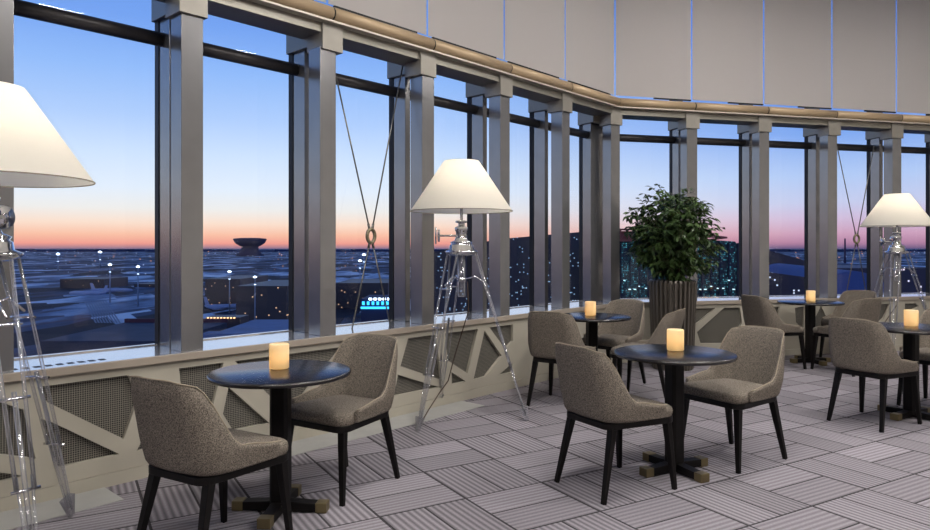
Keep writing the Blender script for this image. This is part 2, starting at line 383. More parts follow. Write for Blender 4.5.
# ---- bays: beam, transom, panes, tan tube, rails, blinds
nwin = 0; ntr = 3
def bay(side, k, s0, s1, o0, o1):
    """o0/o1: extra ends for members near the corner"""
    global nwin, ntr
    nwin += 1
    W = empty('window_%d' % nwin); wallobj(W, side)
    words = ('left window wall', 'far window wall')[side == 'R']
    tag(W, 'tall clear window bay %s of the %s' % (order[k if side == 'R' else k+2], words), 'window', kind='structure')
    g = MB(); g.box(s0+.035-o0, s1-.035+o1, .455, .461, Z_SILL+.005, Z_TOP+.1); g.build('glass_pane', M['glass'], W)
    g2 = MB(); g2.box(s0+.02, s1-.02, .455, .461, Z_TOP+.1, Z_CEIL); g2.build('upper_glass_pane', M['glass'], W)
    t = MB(); prof = []
    for a in range(12):
        an = 2*PI*a/12; prof.append((.045*math.cos(an), .05*math.sin(an)))
    t.loft([[Vector((x, .385+p[0], 2.88+p[1])) for p in prof] for x in (s0-o0, s1+o1)]); t.build('transom_tube', M['transom'], W)
    f = MB(); f.box(s0, s1, .44, .48, Z_SILL-.0, Z_SILL+.008); f.build('lower_frame', M['sill'], W)
    ntr += 1
    B = MB(); B.box(s0, s1, .0, .27, Z_BEAM, Z_TOP-.005); B.box(s0, s1, .03, .30, Z_TOP-.005, Z_TOP+.06)
    o = B.build('trim_%d' % ntr, M['beam'], bevel=.004); wallobj(o, side); tag(o, 'grey metal lintel over window bay %s of the %s' % (order[k if side == 'R' else k+2], words), 'beam', kind='structure')
    fl_ = MB(); fl_.box(s0, s1, -.07, .03, Z_TOP-.024, Z_TOP-.008); fl_.build('flange', M['rail'], o)
    tt = MB(); tt.tube([(s0+.008,-.04,Z_TOP+.045),(s1-.008,-.04,Z_TOP+.045)], .056, 16); tt.build('tan_tube', M['tan'], o)
    jn = MB(); jn.tube([(s1-.008,-.04,Z_TOP+.045),(s1+.008,-.04,Z_TOP+.045)], .052, 16); jn.build('tube_joint', M['black'], o)
    rl = MB(); rl.box(s0, s1, .02, .06, Z_TOP+.06, Z_TOP+.10); rl.build('upper_rail', M['rail'], o)
    sh = MB(); nx = 8
    a0, a1 = s0+.012, s1-.012
    pts = [(a0+(a1-a0)*i/nx) for i in range(nx+1)]
    rings = []
    for zz in (Z_TOP+.142, 4.2, Z_CEIL-.05):
        rings.append([Vector((x, .012, zz)) for x in pts]+[Vector((x, .015, zz)) for x in reversed(pts)])
    sh.loft(rings, smooth=False)
    bl = sh.build('roller_blind', M['blind']); wallobj(bl, side)
    q = order[k if side == 'R' else k+2]
    tag(bl, 'closed beige roller blind, %s panel from the %s end of the %s' % (q, 'left' if side == 'L' else 'corner', words), 'blind', 'beige roller blinds above the windows')
    hb = MB(); hb.box(a0+(a1-a0)*(.5 if side == 'R' else .05), a1-(0 if side == 'R' else .12), .004, .024, Z_TOP+.126, Z_TOP+.142); hb.build('hem_bar', M['black'], bl)
for k in range(L_FIRST, 5): bay('L', k, k*LSP, (k+1)*LSP, 0, 0 if k < 4 else .06)
for k in range(0, R_LAST): bay('R', k, k*RSP, (k+1)*RSP, .06 if k == 0 else 0, 0)

# ---- crossed brace cables
def wpt(side, s, D, z):
    O, A = (LO, LA) if side == 'L' else (RO, RA)
    return Vector((O.x+math.cos(A)*s-math.sin(A)*D, O.y+math.sin(A)*s+math.cos(A)*D, z))
def brace(side, ring, ends, label):
    D = .21
    c = wpt(side, *(lambda t: (t[0], D, t[1]))(onwall(side, *ring, D)))
    c_s = onwall(side, *ring, D)[0]
    e = empty('brace_cable', c, LA if side == 'L' else RA); tag(e, label, 'brace cable', 'crossed steel brace cables in the window bays')
    inv = Matrix.Translation(c) @ Matrix.Rotation(LA if side == 'L' else RA, 4, 'Z'); inv.invert()
    rg = MB(); n = 24
    rg.tube([(.042*math.cos(2*PI*i/n), 0, .058*math.sin(2*PI*i/n)) for i in range(n)], .016, 10, closed=True)
    rg.build('turnbuckle_ring', M['ring'], e)
    for i, (x, y) in enumerate(ends):
        s, z = onwall(side, x, y, D); sp_ = LSP if side == 'L' else RSP; k0 = math.floor(c_s/sp_)*sp_; s = max(k0+.09, min(k0+sp_-.118, s)); z = min(z, 3.08); z = max(z, Z_SILL)
        p = inv @ wpt(side, s, D, z); q = p.normalized()*.05
        m = MB(); m.tube([q, p], .0065, 8); m.tube([q*.9, q*2.2], .011, 8); m.build('cable', M['cable'], e)
brace('L', (371,236), [(336,76),(406,62),(352,334),(390,326)], 'crossed grey brace cables with oval ring in left window bay')
brace('R', (856.6,239), [(837,146),(874,146),(846,296),(866,293)], 'crossed grey brace cables with ring behind the far right lamp')

# ---- floor strips along the wall
def strip(px0, px1, label):
    s0 = onwall('L', px0, D=PD)[0]; s1 = onwall('L', px1, D=PD)[0]
    b = MB(); b.box(s0, s1, PD-.006-.29, PD-.006, -.004, .004); o = b.build('trim_%d' % (60+int(px1) % 10), M['strip']); wallobj(o, 'L')
    tag(o, label, 'floor strip', kind='structure')
strip(-60, 104, 'pale stone floor strip beneath the nearest tripod lamp')
strip(225, 461, 'pale stone floor strip along wall behind the nearest table')

# ------------------------------------------------------------------ chair
def chair_half():
    """half plan path: arm front -> rear centre: list of (x,y,arclen)"""
    pts = []
    for i in range(9):
        t = i/8; pts.append((.260-.018*t, .175-.295*t))
    for i in range(1, 8):
        a = i/8*PI/2; pts.append((.137+.105*math.cos(a), -.12-.112*math.sin(a)))
    for i in range(0, 6):
        t = i/5; pts.append((.137*(1-t), -.232-.012*math.sin(t*PI/2)))
    return pts
def smooth(t): t = max(0, min(1, t)); return t*t*(3-2*t)
def make_chair():
    e = empty('lounge_chair')
    half = chair_half(); L = [0]
    for a, b in zip(half, half[1:]): L.append(L[-1]+math.dist(a, b))
    full = [(x, y, l) for (x, y), l in zip(half, L)]
    path = full + [(-x, y, l) for x, y, l in reversed(full[:-1])]
    n = len(path)
    def top(l, y):
        # height of upper edge against arc length from arm front
        t = l/L[-1]
        if t < .38: return .520+.034*smooth(t/.38)
        if t < .61: return .554+.292*smooth((t-.38)/.23)
        return .846+.026*math.sin(PI/2*min(1, (t-.61)/.24))
    def place(x, y, l, z, off, nx, ny):
        t = l/L[-1]; k = max(0, z-.43)
        wgt = .25+.75*smooth((t-.15)/.6)
        yy = y - .20*k*wgt - .10*k*k*wgt
        flare = 1 + .10*smooth(k/.15) - .09*smooth((k-.05)/.3)-.07*smooth((k-.3)/.15)
        return Vector(((x+nx*off)*flare, yy+ny*off, z))
    nz = 9; outer = []; inner = []
    for i, (x, y, l) in enumerate(path):
        a = path[max(i-1, 0)]; b = path[min(i+1, n-1)]
        tx, ty = b[0]-a[0], b[1]-a[1]; m = math.hypot(tx, ty); nx, ny = ty/m, -tx/m     # path runs +x -> -x; outward
        if nx*x+ny*(y+.0) < 0 and not abs(x) < .01: nx, ny = -nx, -ny
        if abs(x) < .01: nx, ny = 0, -1
        h = top(l, y); base = .437
        co_, ci = [], []
        for j in range(nz+1):
            q = j/nz; z = base+(h-base)*q
            th = .048*(1-.35*q)
            rnd = .35 if j == nz else (.08 if j == nz-1 else 0)
            co_.append(place(x, y, l, z-(.004 if j == nz else 0), -th*rnd, nx, ny))
            ci.append(place(x, y, l, z-(.004 if j == nz else 0), -th*(1-rnd), nx, ny))
        outer.append(co_); inner.append(ci)
    b = MB(); vs = []; W = 2*(nz+1)
    for i in range(n): vs += outer[i]+inner[i][::-1]
    fs = []
    for i in range(n-1):
        for j in range(W): k = (j+1) % W; fs.append((i*W+j, (i+1)*W+j, (i+1)*W+k, i*W+k))
    fs.append(tuple(range(W))); fs.append(tuple((n-1)*W+j for j in range(W))[::-1])
    b.add(vs, fs, True)
    bk = b.build('backrest', M['fabric'], e, sub=1)
    rim = [(outer[i][-1]+inner[i][-1])/2+Vector((0,0,.002)) for i in range(n)]
    pm = MB(); pm.tube([outer[i][-1]+Vector((0,0,.001)) for i in range(n)], .0032, 6); pm.build('piping', M['piping'], bk)
    # seat cushion
    def outline(inset, z, N=11, crown=0):
        pts = []
        fx, rx, fy, ry, rf, rr = .243-inset, .205-inset, .275-inset, -.19+inset, max(.07-inset*.5, .02), .06
        cor = [(fx-rf, fy-rf, rf, 0), (-(fx-rf), fy-rf, rf, 90), (-(rx-rr), ry+rr, rr, 180), (rx-rr, ry+rr, rr, 270)]
        for cx, cy, r, a0 in cor:
            for i in range(N): a = R(a0+90*i/(N-1)); pts.append(Vector((cx+r*math.cos(a), cy+r*math.sin(a), z)))
        return pts
    c = MB(); c.loft([outline(.012,.425), outline(.0,.44), outline(-.004,.465), outline(.0,.485), outline(.014,.496)]+[[Vector((p.x*q_, (p.y-.04)*q_+.04, z_)) for p in outline(.014,.496)] for q_, z_ in ((.85,.503),(.6,.507),(.3,.509),(.05,.5095))])
    c.build('seat', M['fabric'], e)
    # wooden frame
    f = MB(); o0 = outline(-.003,.400); o1 = outline(-.003,.435); i0 = outline(.03,.400); i1 = outline(.03,.435)
    sh = lambda ps: [Vector((p.x, p.y if p.y > 0 else p.y*1.17, p.z)) for p in ps]
    o0, o1, i0, i1 = map(sh, (o0, o1, i0, i1))
    f.loft([i0, o0, o1, i1, i0], smooth=False, cap=False); f.build('seat_frame', M['wood'], e, bevel=.003)
    for sx in (-1, 1):
        g = MB(); g.beam((sx*.205,.225,.425), (sx*.235,.262,0), .046, .026, .04, .024, up=(0,1,0)); g.build('leg', M['wood'], e, bevel=.003)
        g = MB(); g.beam((sx*.178,-.17,.425), (sx*.212,-.268,0), .046, .026, .04, .024, up=(0,1,0)); g.build('leg', M['wood'], e, bevel=.003)
    return e
chairs = [
 ((-1.185,3.23), 60, 'brown tweed chair seen from behind, left of the nearest table', 'chairs around the first table'),
 ((-.74,4.14), 238, 'brown tweed chair facing forward, right of the nearest table by the wall', 'chairs around the first table'),
 ((.897,4.13), 30, 'brown tweed chair seen from behind, left of the central front table', 'chairs around the second table'),
 ((1.83,4.68), 212, 'brown tweed chair facing forward, right of the central front table', 'chairs around the second table'),
 ((.89,6.30), 58, 'tweed chair back left of the small table beside the planter', 'chairs around the third table'),
 ((1.56,7.19), 226, 'tweed chair facing forward between third table and the planter', 'chairs around the third table'),
 ((1.71,6.46), 147, 'tweed chair in profile, its back standing before the ribbed planter', 'chairs around the third table'),
 ((3.69,8.22), 18, 'dark grey tweed chair seen sideways, left of the farthest table', 'chairs around the fourth table'),
 ((4.97,8.86), 214, 'tweed chair against the far wall, right of the farthest table', 'chairs around the fourth table'),
 ((4.41,7.93), 112, 'tweed chair seen from behind, in front of the farthest chair and table', 'chairs around the fourth table'),
 ((3.35,5.63), 31, 'large tweed chair seen from behind, left of the right-edge table', 'chairs around the fifth table'),
 ((4.29,6.19), 216, 'tweed chair mostly cut off behind the right-edge table', 'chairs around the fifth table'),
]
proto = make_chair()
for i, ((x, y), a, lab, grp) in enumerate(chairs):
    o = proto if i == 0 else copy_tree(proto)
    o.location = (x, y, .001); o.rotation_euler.z = R(a-90); tag(o, lab, 'chair', grp)

# ------------------------------------------------------------------ tables
def make_table():
    e = empty('round_table')
    t = MB(); t.lathe([(.0,.731),(.33,.731),(.372,.735),(.378,.741),(.380,.748),(.377,.756),(.370,.7595),(0,.760)], n=72); t.build('tabletop', M['tabletop'], e)
    p = MB(); w, q = .050, .022
    pl = [(w,-q),(w,q),(q,q),(q,w),(-q,w),(-q,q),(-w,q),(-w,-q),(-q,-q),(-q,-w),(q,-w),(q,-q)]
    q = .034
    pl = [(w,-q),(w,q),(q,w),(-q,w),(-w,q),(-w,-q),(-q,-w),(q,-w)]
    p.loft([[Vector((x, y, z)) for x, y in pl] for z in (.03,.731)], smooth=False); p.lathe([(.13,.722),(.13,.7315)], n=24); p.build('pedestal', M['wood'], e, bevel=.003)
    for k in range(4):
        m = Matrix.Rotation(k*PI/2, 4, 'Z')
        a = MB(); vs = [m @ Vector((x, y, z)) for x, hh in ((.0,.062),(.205,.05)) for y, z in ((-.033,.006),(.033,.006),(.033,hh),(-.033,hh))]
        a.add(vs, [(0,1,2,3),(7,6,5,4),(0,4,5,1),(1,5,6,2),(2,6,7,3),(3,7,4,0)]); ft = a.build('foot', M['wood'], e, bevel=.003)
        b = MB(); b.box(.200,.262,-.035,.035,.001,.054, m); c = b.build('brass_end_cap', M['brass'], ft, bevel=.004)
    return e
tp = make_table()
tables = [((-1.005,3.735), -4, 'black round pedestal table nearest the camera at left'), ((1.345,4.40), 27, 'black round pedestal table with blue sheen at front centre'),
 ((1.25,6.75), 15, 'black round table in middle distance beside the planter'), ((4.315,8.56), 10, 'farthest black round table by the rear windows'),
 ((3.783,5.81), 30, 'black round table cut by the right picture edge')]
for i, ((x, y), a, lab) in enumerate(tables):
    o = tp if i == 0 else copy_tree(tp)
    o.location = (x, y, .001); o.rotation_euler.z = R(a); tag(o, lab, 'table', 'black round pedestal tables')

# ------------------------------------------------------------------ candles (lit from within)
def make_candle():
    e = empty('pillar_candle')
    b = MB(); h = .138; r = .054
    b.lathe([(0,.002),(r-.003,.002),(r,.006),(r,h-.006),(r-.003,h),(r-.008,h-.001),(r-.014,h-.007),(0,h-.009)], n=32); b.build('wax', M['wax'], e)
    f = MB(); f.lathe([(0,.05),(.005,.055),(.007,.065),(.004,.08),(0,.092)], n=12); f.build('flame', M['flame'], e)
    return e
cp = make_candle()
candles = [((-1.031,3.80), 'glowing cream candle on the nearest left table'), ((1.373,4.47), 'glowing cream candle on the central front table'),
 ((1.243,6.79), 'small glowing candle on the table beside the planter'), ((4.31,8.54), 'smallest glowing candle, on the farthest table'), ((3.823,5.87), 'glowing cream candle on the right-edge table')]
def pt(name, loc, col, power, rad=.02, parent=None):
    l = bpy.data.lights.new(name, 'POINT'); l.energy = power; l.color = col; l.shadow_soft_size = rad
    o = bpy.data.objects.new(name, l); COL.objects.link(o); o.location = loc
    if parent: o.parent = parent
    return o
pt('candle_glow', (0,0,.07), (1,.72,.32), .14, .012, cp)
for i, ((x, y), lab) in enumerate(candles):
    o = cp if i == 0 else copy_tree(cp)
    o.location = (x, y, .7615); tag(o, lab, 'candle', 'lit pillar candles on the tables')

# ------------------------------------------------------------------ tripod lamps
def make_lamp():
    e = empty('tripod_floor_lamp')
    zb, zt, rb, rt = 1.735, 2.155, .428, .150
    s = MB(); pr = [(rb,zb),(rt+.012,zt-.02),(rt,zt-.003),(rt-.02,zt),(rt-.024,zt-.004)]
    s.lathe([(rb,zb),(rt+.010,zt-.018),(rt-.004,zt),(rt-.012,zt-.001)], n=96)
    sh = s.build('lamp_shade', M['shade'], e)
    # remove the flat caps made by lathe: keep the shade open at both ends
    bm = bmesh.new(); bm.from_mesh(sh.data); bmesh.ops.delete(bm, geom=[f for f in bm.faces if len(f.verts) > 8], context='FACES'); bm.to_mesh(sh.data); bm.free()
    rim = MB(); n = 64; rim.tube([(rb*math.cos(2*PI*i/n), rb*math.sin(2*PI*i/n), zb) for i in range(n)], .003, 6, closed=True); rim.build('rim', M['piping'], sh)
    df = MB(); df.lathe([(0,zt-.004),(rt-.011,zt-.002)], n=48); df.build('top_diffuser', M['shade'], sh)
    st = MB(); st.lathe([(.012,1.62),(.012,1.84),(.02,1.845),(.02,1.90)], n=12)
    for k in range(3): st.tube([(0,0,1.84),(.27*math.cos(k*2.094),.27*math.sin(k*2.094),1.93)], .003, 6)
    st.build('stem', M['chrome'], e)
    bl = MB(); bl.lathe([(0,1.90),(.02,1.91),(.033,1.94),(.03,1.965),(0,1.985)], n=16); bl.build('light_bulb', M['bulb'], e)
    hb = MB(); hb.lathe([(0,1.36),(.10,1.365),(.135,1.385),(.14,1.40),(.105,1.415),(.10,1.45),(.085,1.46),(.095,1.475),(.06,1.49),(.05,1.51),(.045,1.56),(.055,1.575),(.055,1.60),(.03,1.61),(.025,1.635),(.05,1.64),(.05,1.655),(.015,1.66),(0,1.66)], n=32)
    hb.build('head', M['chrome'], e)
    ax = Matrix.Rotation(PI/2, 3, 'Y')
    kn = MB(); kn.tube([(-.20,0,1.53),(0,0,1.53)], .009, 10); kn.lathe([(0,-.012),(.05,-.008),(.052,.008),(0,.012)], (-.19,0,1.53), 20, ax); kn.tube([(-.215,0,1.60),(-.215,0,1.46)], .007, 8)
    ko = kn.build('adjusting_knob', M['chrome'], e); ko.rotation_euler.z = R(68-180)
    dk = MB(); ay = Matrix.Rotation(PI/2, 3, 'X'); dk.lathe([(.02,-.03),(.05,-.025),(.055,0),(.05,.02),(0,.02)], (.055,-.03,1.565), 24, ay); dk.build('dial', M['chrome'], e)
    cr = MB(); cr.lathe([(.028,1.02),(.032,1.03),(.032,1.36)], n=16); cr.build('centre_column', M['acrylic'], e)
    sp = MB()
    for k in range(3):
        a = k*2*PI/3; sp.tube([(0,0,1.16),(.12*math.cos(a),.12*math.sin(a),1.19),(.22*math.cos(a),.22*math.sin(a),1.12)], .006, 8)
    sp.lathe([(.034,1.145),(.04,1.15),(.04,1.175),(.034,1.18)], n=16); sp.build('spreader', M['chrome'], e)
    for k in range(3):
        a = k*2*PI/3; ca, sa = math.cos(a), math.sin(a); tv = Vector((-sa, ca, 0))
        A = Vector((.115*ca,.115*sa,1.40)); B = Vector((.55*ca,.55*sa,.0))
        P = lambda t: A+(B-A)*t
        lg = MB()
        lg.tube([P(0)+tv*.052, P(.70)+tv*.034], .0085, 10)
        lg.tube([P(0)-tv*.052, P(.70)-tv*.034], .0085, 10)
        lg.tube([P(.42), P(.96)], .010, 10)
        lg.tube([P(.66)+tv*.03, P(.97)+tv*.012], .006, 8); lg.tube([P(.66)-tv*.03, P(.97)-tv*.012], .006, 8)
        L_ = lg.build('leg', M['acrylic'], e)
        for t, ww in ((.22,.056),(.44,.052),(.70,.048)):
            cb = MB(); cb.tube([P(t)-tv*(ww+.008), P(t)+tv*(ww+.008)], .0065, 8)
            cb.build('cross_bar', M['chrome'], L_)
        ft = MB(); ft.beam(P(.92), P(.998), .075, .028, .04, .02, up=tuple(tv)); ft.build('rubber_foot' if False else 'tapered_foot', M['acrylic'], L_, bevel=.002)
    return e
lp = make_lamp()
lamps = [((-2.155,3.09), 83, 'cream shade tripod lamp with clear legs, cut by left edge'), ((-.03,5.74), 112, 'clear legged tripod lamp with cream shade in the middle by the wall'),
 ((5.58,8.85), 112, 'distant clear legged tripod lamp with cream shade at far right')]
for i, ((x, y), a, lab) in enumerate(lamps):
    o = lp if i == 0 else copy_tree(lp)
    o.scale = (.985,)*3 if i == 2 else (1,1,1); o.location = (x, y, .003 if i else .006); o.rotation_euler.z = R(a); tag(o, lab, 'floor lamp', 'tripod floor lamps with cream shades')

c1 = MB(); c1.tube([(.02,5.66,1.15),(.03,5.78,.9),(-.10,6.0,.45),(-.15,6.08,.25),(-.22,5.98,.17),(-.30,5.62,.10),(-.36,5.45,.02)], .005, 6)
tag(c1.build('power_cord', M['cord']), 'thin brown power cord running down the middle lamp', 'cord')
c2 = MB(); c2.tube([(5.6,8.85,1.1),(5.55,8.80,.7),(5.25,8.72,.35),(5.2,8.6,.05),(5.32,8.5,.02)], .005, 6)
tag(c2.build('power_cord', M['cord']), 'thin dark power cord hanging beneath the far right lamp', 'cord')

# ------------------------------------------------------------------ planter and tree
pe = empty('potted_tree', (2.47,8.15,0)); tag(pe, 'leafy green potted tree in a tall ribbed planter by windows', 'potted plant')
n = 240; rings = []
for z, r in ((.0,.238),(.02,.240),(1.02,.278),(1.05,.278)):
    ring = []
    for k in range(n):
        ph = (k % 8); rr = r-(.05 if ph in (0,1,2,3) else 0) if z < 1.03 and z > .01 else r-.012
        ring.append(Vector((rr*math.cos(2*PI*k/n), rr*math.sin(2*PI*k/n), z)))
    rings.append(ring)
rings.append([Vector((.235*math.cos(2*PI*k/n), .235*math.sin(2*PI*k/n), 1.05)) for k in range(n)])
rings.append([Vector((.235*math.cos(2*PI*k/n), .235*math.sin(2*PI*k/n), .96)) for k in range(n)])
b = MB(); b.loft(rings, smooth=False); b.build('ribbed_planter', M['planter'], pe)
b = MB(); b.lathe([(0,.975),(.1,.985),(.233,.97)], n=24); b.build('soil', M['soil'], pe)
tr = MB(); tips = []
rnd = random.Random(3)
for k in range(9):
    a = rnd.uniform(0, 2*PI); x0, y0 = .06*math.cos(a), .06*math.sin(a)
    r1 = rnd.uniform(.05,.28); zt = rnd.uniform(1.5,1.98)
    p = [Vector((x0,y0,.96)), Vector((x0*1.5,y0*1.5,1.2)), Vector((r1*.6*math.cos(a), r1*.6*math.sin(a), (1.2+zt)/2)), Vector((r1*math.cos(a), r1*math.sin(a), zt))]
    tr.tube(p, [.014,.011,.008,.004], 6)
tr.build('trunk', M['bark'], pe)
lf = MB(); br = MB()
cen = Vector((0,0,1.55))
def leaf(p, d, L, w):
    d = d.normalized(); u = Vector((0,0,1)); sdir = d.cross(u)
    if sdir.length < .1: sdir = Vector((1,0,0))
    sdir.normalize(); nn = sdir.cross(d)
    roll = rnd.uniform(-.7,.7); sdir = (sdir*math.cos(roll)+nn*math.sin(roll))
    dr = Vector((0,0,-1))
    v = [p, p+d*L*.35+sdir*w+dr*L*.03, p+d*L*.35-sdir*w+dr*L*.03, p+d*L*.7+sdir*w*.75+dr*L*.14, p+d*L*.7-sdir*w*.75+dr*L*.14, p+d*L*.37+nn*-.004, p+d*L*.7+dr*L*.12+nn*-.004, p+d*L+dr*L*.3]
    lf.add(v, [(0,1,5),(0,5,2),(1,3,6,5),(5,6,4,2),(3,7,6),(6,7,4)], True)
ntw = 640
for k in range(ntw):
    # twig tip inside an irregular ovoid crown
    th = rnd.uniform(0, 2*PI); cz = rnd.uniform(-1, 1); rr = rnd.random()**.38
    sx = math.sqrt(1-cz*cz)
    lump = 1+.16*noise.noise(Vector((math.cos(th)*1.7, math.sin(th)*1.7, cz*2+5)))*2
    prof = .60 if cz > -.3 else .60-.22*((-.3-cz)/.7)
    p = cen+Vector((prof*sx*math.cos(th), prof*sx*math.sin(th), cz*.60))*rr*lump
    out = (p-cen); out.z *= .3
    if out.length < .05: out = Vector((rnd.uniform(-1,1), rnd.uniform(-1,1), .1))
    out.normalize(); d0 = (out+Vector((rnd.uniform(-.5,.5), rnd.uniform(-.5,.5), rnd.uniform(-.5,.35)))).normalized()
    q = p-d0*.16; br.tube([q, p], [.003,.0015], 4)
    for j in range(11):
        t = j/10; base = q.lerp(p, t)
        a = rnd.uniform(0, 2*PI); side = Vector((math.cos(a), math.sin(a), rnd.uniform(-.8,.2)))
        leaf(base, d0*.5+side*.9, rnd.uniform(.06,.10), rnd.uniform(.013,.019))
fo = lf.build('foliage', M['leaf'], pe); br.build('twigs', M['bark'], fo)

# ------------------------------------------------------------------ outside: airport at dusk
G = -48.0
def at(px, py=None, Y=None, z=None):
    """a world point: given its distance, or on the ground"""
    if Y is None: Y = (H-(G if z is None else z))*F/(py-248)
    return Vector(((px-465)*Y/F, Y, (H-(py-248)*Y/F) if py is not None else (G if z is None else z)))
def ground_mat():
    m = bpy.data.materials.new('airfield_ground'); m.use_nodes = True; nt = m.node_tree; b = nt.nodes['Principled BSDF']
    tc = nt.nodes.new('ShaderNodeTexCoord'); mp = nt.nodes.new('ShaderNodeMapping'); mp.inputs['Scale'].default_value = (.016,.0055,1); mp.inputs['Rotation'].default_value = (0,0,.5)
    nt.links.new(tc.outputs['Object'], mp.inputs[0])
    n1 = nt.nodes.new('ShaderNodeTexNoise'); n1.inputs['Scale'].default_value = 1.0; n1.inputs['Detail'].default_value = 10; n1.inputs['Roughness'].default_value = .6
    nt.links.new(mp.outputs[0], n1.inputs['Vector'])
    vo = nt.nodes.new('ShaderNodeTexVoronoi'); vo.distance = 'CHEBYCHEV'; vo.inputs['Scale'].default_value = 1.3; nt.links.new(mp.outputs[0], vo.inputs['Vector'])
    sv = nt.nodes.new('ShaderNodeSeparateColor'); nt.links.new(vo.outputs['Color'], sv.inputs[0])
    mixv = math_node(nt, 'MULTIPLY_ADD', sv.outputs[0], .26, math_node(nt, 'MULTIPLY_ADD', n1.outputs['Fac'], .52, .10))
    r = nt.nodes.new('ShaderNodeValToRGB'); E = r.color_ramp.elements
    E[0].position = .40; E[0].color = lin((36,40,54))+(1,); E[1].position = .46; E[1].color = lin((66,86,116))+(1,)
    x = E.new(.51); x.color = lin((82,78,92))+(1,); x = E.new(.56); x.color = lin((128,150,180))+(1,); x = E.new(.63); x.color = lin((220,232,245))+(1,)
    nt.links.new(mixv, r.inputs['Fac']); nt.links.new(r.outputs[0], b.inputs['Base Color']); b.inputs['Roughness'].default_value = .8
    b.inputs['Specular IOR Level'].default_value = .1
    return m
g = MB(); g.add([(-30000,60,G),(30000,60,G),(40000,45000,G),(-40000,45000,G)], [(0,1,2,3)])
gm = g.build('ground', ground_mat()); tag(gm, 'dark blue airfield ground far below the windows', 'ground', kind='structure')

E_white = emis('floodlight_white', (215,235,255), 7); E_warm = emis('street_light_warm', (255,200,140), 2.5); E_cyan = emis('neon_cyan', (60,190,255), 2.2)
D_pole = mat('mast_metal', (140,156,180), .6); D_dark = None
D_roof = mat('blue_snowy_roof', (92,118,160), .7, noise_amt=.15, noise_scale=.1); D_pale = mat('pale_pavement', (120,140,185), .8)
D_truss = mat('red_brown_truss', (160,88,78), .6); D_plane = mat('aircraft_white', (150,165,200), .4)

def facade_mat(name, base, col, dens, st, sc):
    m = bpy.data.materials.new(name); m.use_nodes = True; nt = m.node_tree; b = nt.nodes['Principled BSDF']
    b.inputs['Base Color'].default_value = lin(base)+(1,); b.inputs['Roughness'].default_value = .5
    tc = nt.nodes.new('ShaderNodeTexCoord'); sp = nt.nodes.new('ShaderNodeSeparateXYZ'); nt.links.new(tc.outputs['Object'], sp.inputs[0])
    def q(o, k): return math_node(nt, 'FLOOR', math_node(nt, 'MULTIPLY', o, k))
    cb = nt.nodes.new('ShaderNodeCombineXYZ'); nt.links.new(q(sp.outputs[0], sc[0]), cb.inputs[0]); nt.links.new(q(sp.outputs[2], sc[1]), cb.inputs[1])
    wn = nt.nodes.new('ShaderNodeTexWhiteNoise'); nt.links.new(cb.outputs[0], wn.inputs['Vector'])
    fx = math_node(nt, 'LESS_THAN', math_node(nt, 'FRACT', math_node(nt, 'MULTIPLY', sp.outputs[0], sc[0])), .7)
    fz = math_node(nt, 'LESS_THAN', math_node(nt, 'FRACT', math_node(nt, 'MULTIPLY', sp.outputs[2], sc[1])), .6)
    lit = math_node(nt, 'MULTIPLY', math_node(nt, 'GREATER_THAN', wn.outputs['Value'], 1-dens), math_node(nt, 'MULTIPLY', fx, fz))
    bri = math_node(nt, 'MULTIPLY', lit, math_node(nt, 'POWER', wn.outputs['Value'], 6))
    b.inputs['Emission Color'].default_value = lin(col)+(1,); nt.links.new(math_node(nt, 'MULTIPLY', bri, st), b.inputs['Emission Strength'])
    return m
D_dark = facade_mat('hall_facade', (50,48,60), (255,205,160), .025, 1.0, (.8,.8))
def mast(px, py, Y, label):
    top = at(px, py, Y); k = Y/F
    e = empty('floodlight_mast', (top.x, top.y, G)); tag(e, label, 'floodlight mast', 'floodlight masts on the airfield')
    h = top.z-G
    p = MB(); p.tube([(0,0,0),(0,0,h)], [.8*k*1.0, .35*k], 6); p.build('pole', D_pole, e)
    hd = MB(); hd.box(-1.5*k, 1.5*k, -.3*k, .3*k, h-.3*k, h+.3*k); hd.box(-.8*k, .8*k, -.3*k, .3*k, h-7.2*k, h-6.8*k)
    for i in (-1, 0, 1): hd.box((i-.3)*1.3*k, (i+.3)*1.3*k, -.3*k, .3*k, h+.2*k, h+(1.6 if i == 0 else .9)*k)
    hd.build('lamp_head', E_white, e)
for a in [(110,265,620,'floodlight mast with bright head over the left apron'), (138,267,580,'floodlight mast near the right edge of leftmost pane'),
          (229.5,272,520,'floodlight mast left of the pair below the saucer shaped building'), (255,277.5,440,'floodlight mast right of the pair below the saucer shaped building'),
          (58,254.5,1500,'small distant floodlight mast at left'), (100,252.5,1700,'small distant floodlight mast near the horizon'),
          (364,255,900,'floodlight mast seen below the oval cable ring'), (360,261,800,'lower floodlight mast seen between the brace cables'),
          (887,287,380,'floodlight mast seen through legs of the far lamp')]:
    mast(*a)

# saucer shaped building on the horizon
Yb = 4200; k = Yb/F; c = at(250, 248, Yb); e = empty('saucer_building', (c.x, c.y, G)); tag(e, 'dark saucer shaped building standing on the horizon', 'building')
zz = lambda py: H-(py-248)*k-G
b = MB(); b.lathe([(5*k,0),(12*k,zz(257)),(11*k,zz(253)),(8.5*k,zz(250)),(8*k,zz(246.8)),(10.5*k,zz(245.6)),(14.2*k,zz(243.2)),(16.2*k,zz(239.5)),(15.6*k,zz(238.6)),(9*k,zz(238.0)),(0,zz(237.8))], n=40); b.build('saucer', mat('saucer_concrete', (78,72,92), .8), e)
b = MB(); b.box(-13*k,13*k,-4*k,4*k,0,zz(254)); b.build('podium', mat('podium_dark', (58,66,92), .8), e)
b = MB()
for i in range(-4, 5): 
    if i % 3 != 1: b.box((i-.25)*2.0*k,(i+.25)*2.0*k,-13.2*k,-13.0*k,zz(242.0),zz(241.2))
b.build('lit_windows', emis('saucer_windows', (150,150,170), .7), e)

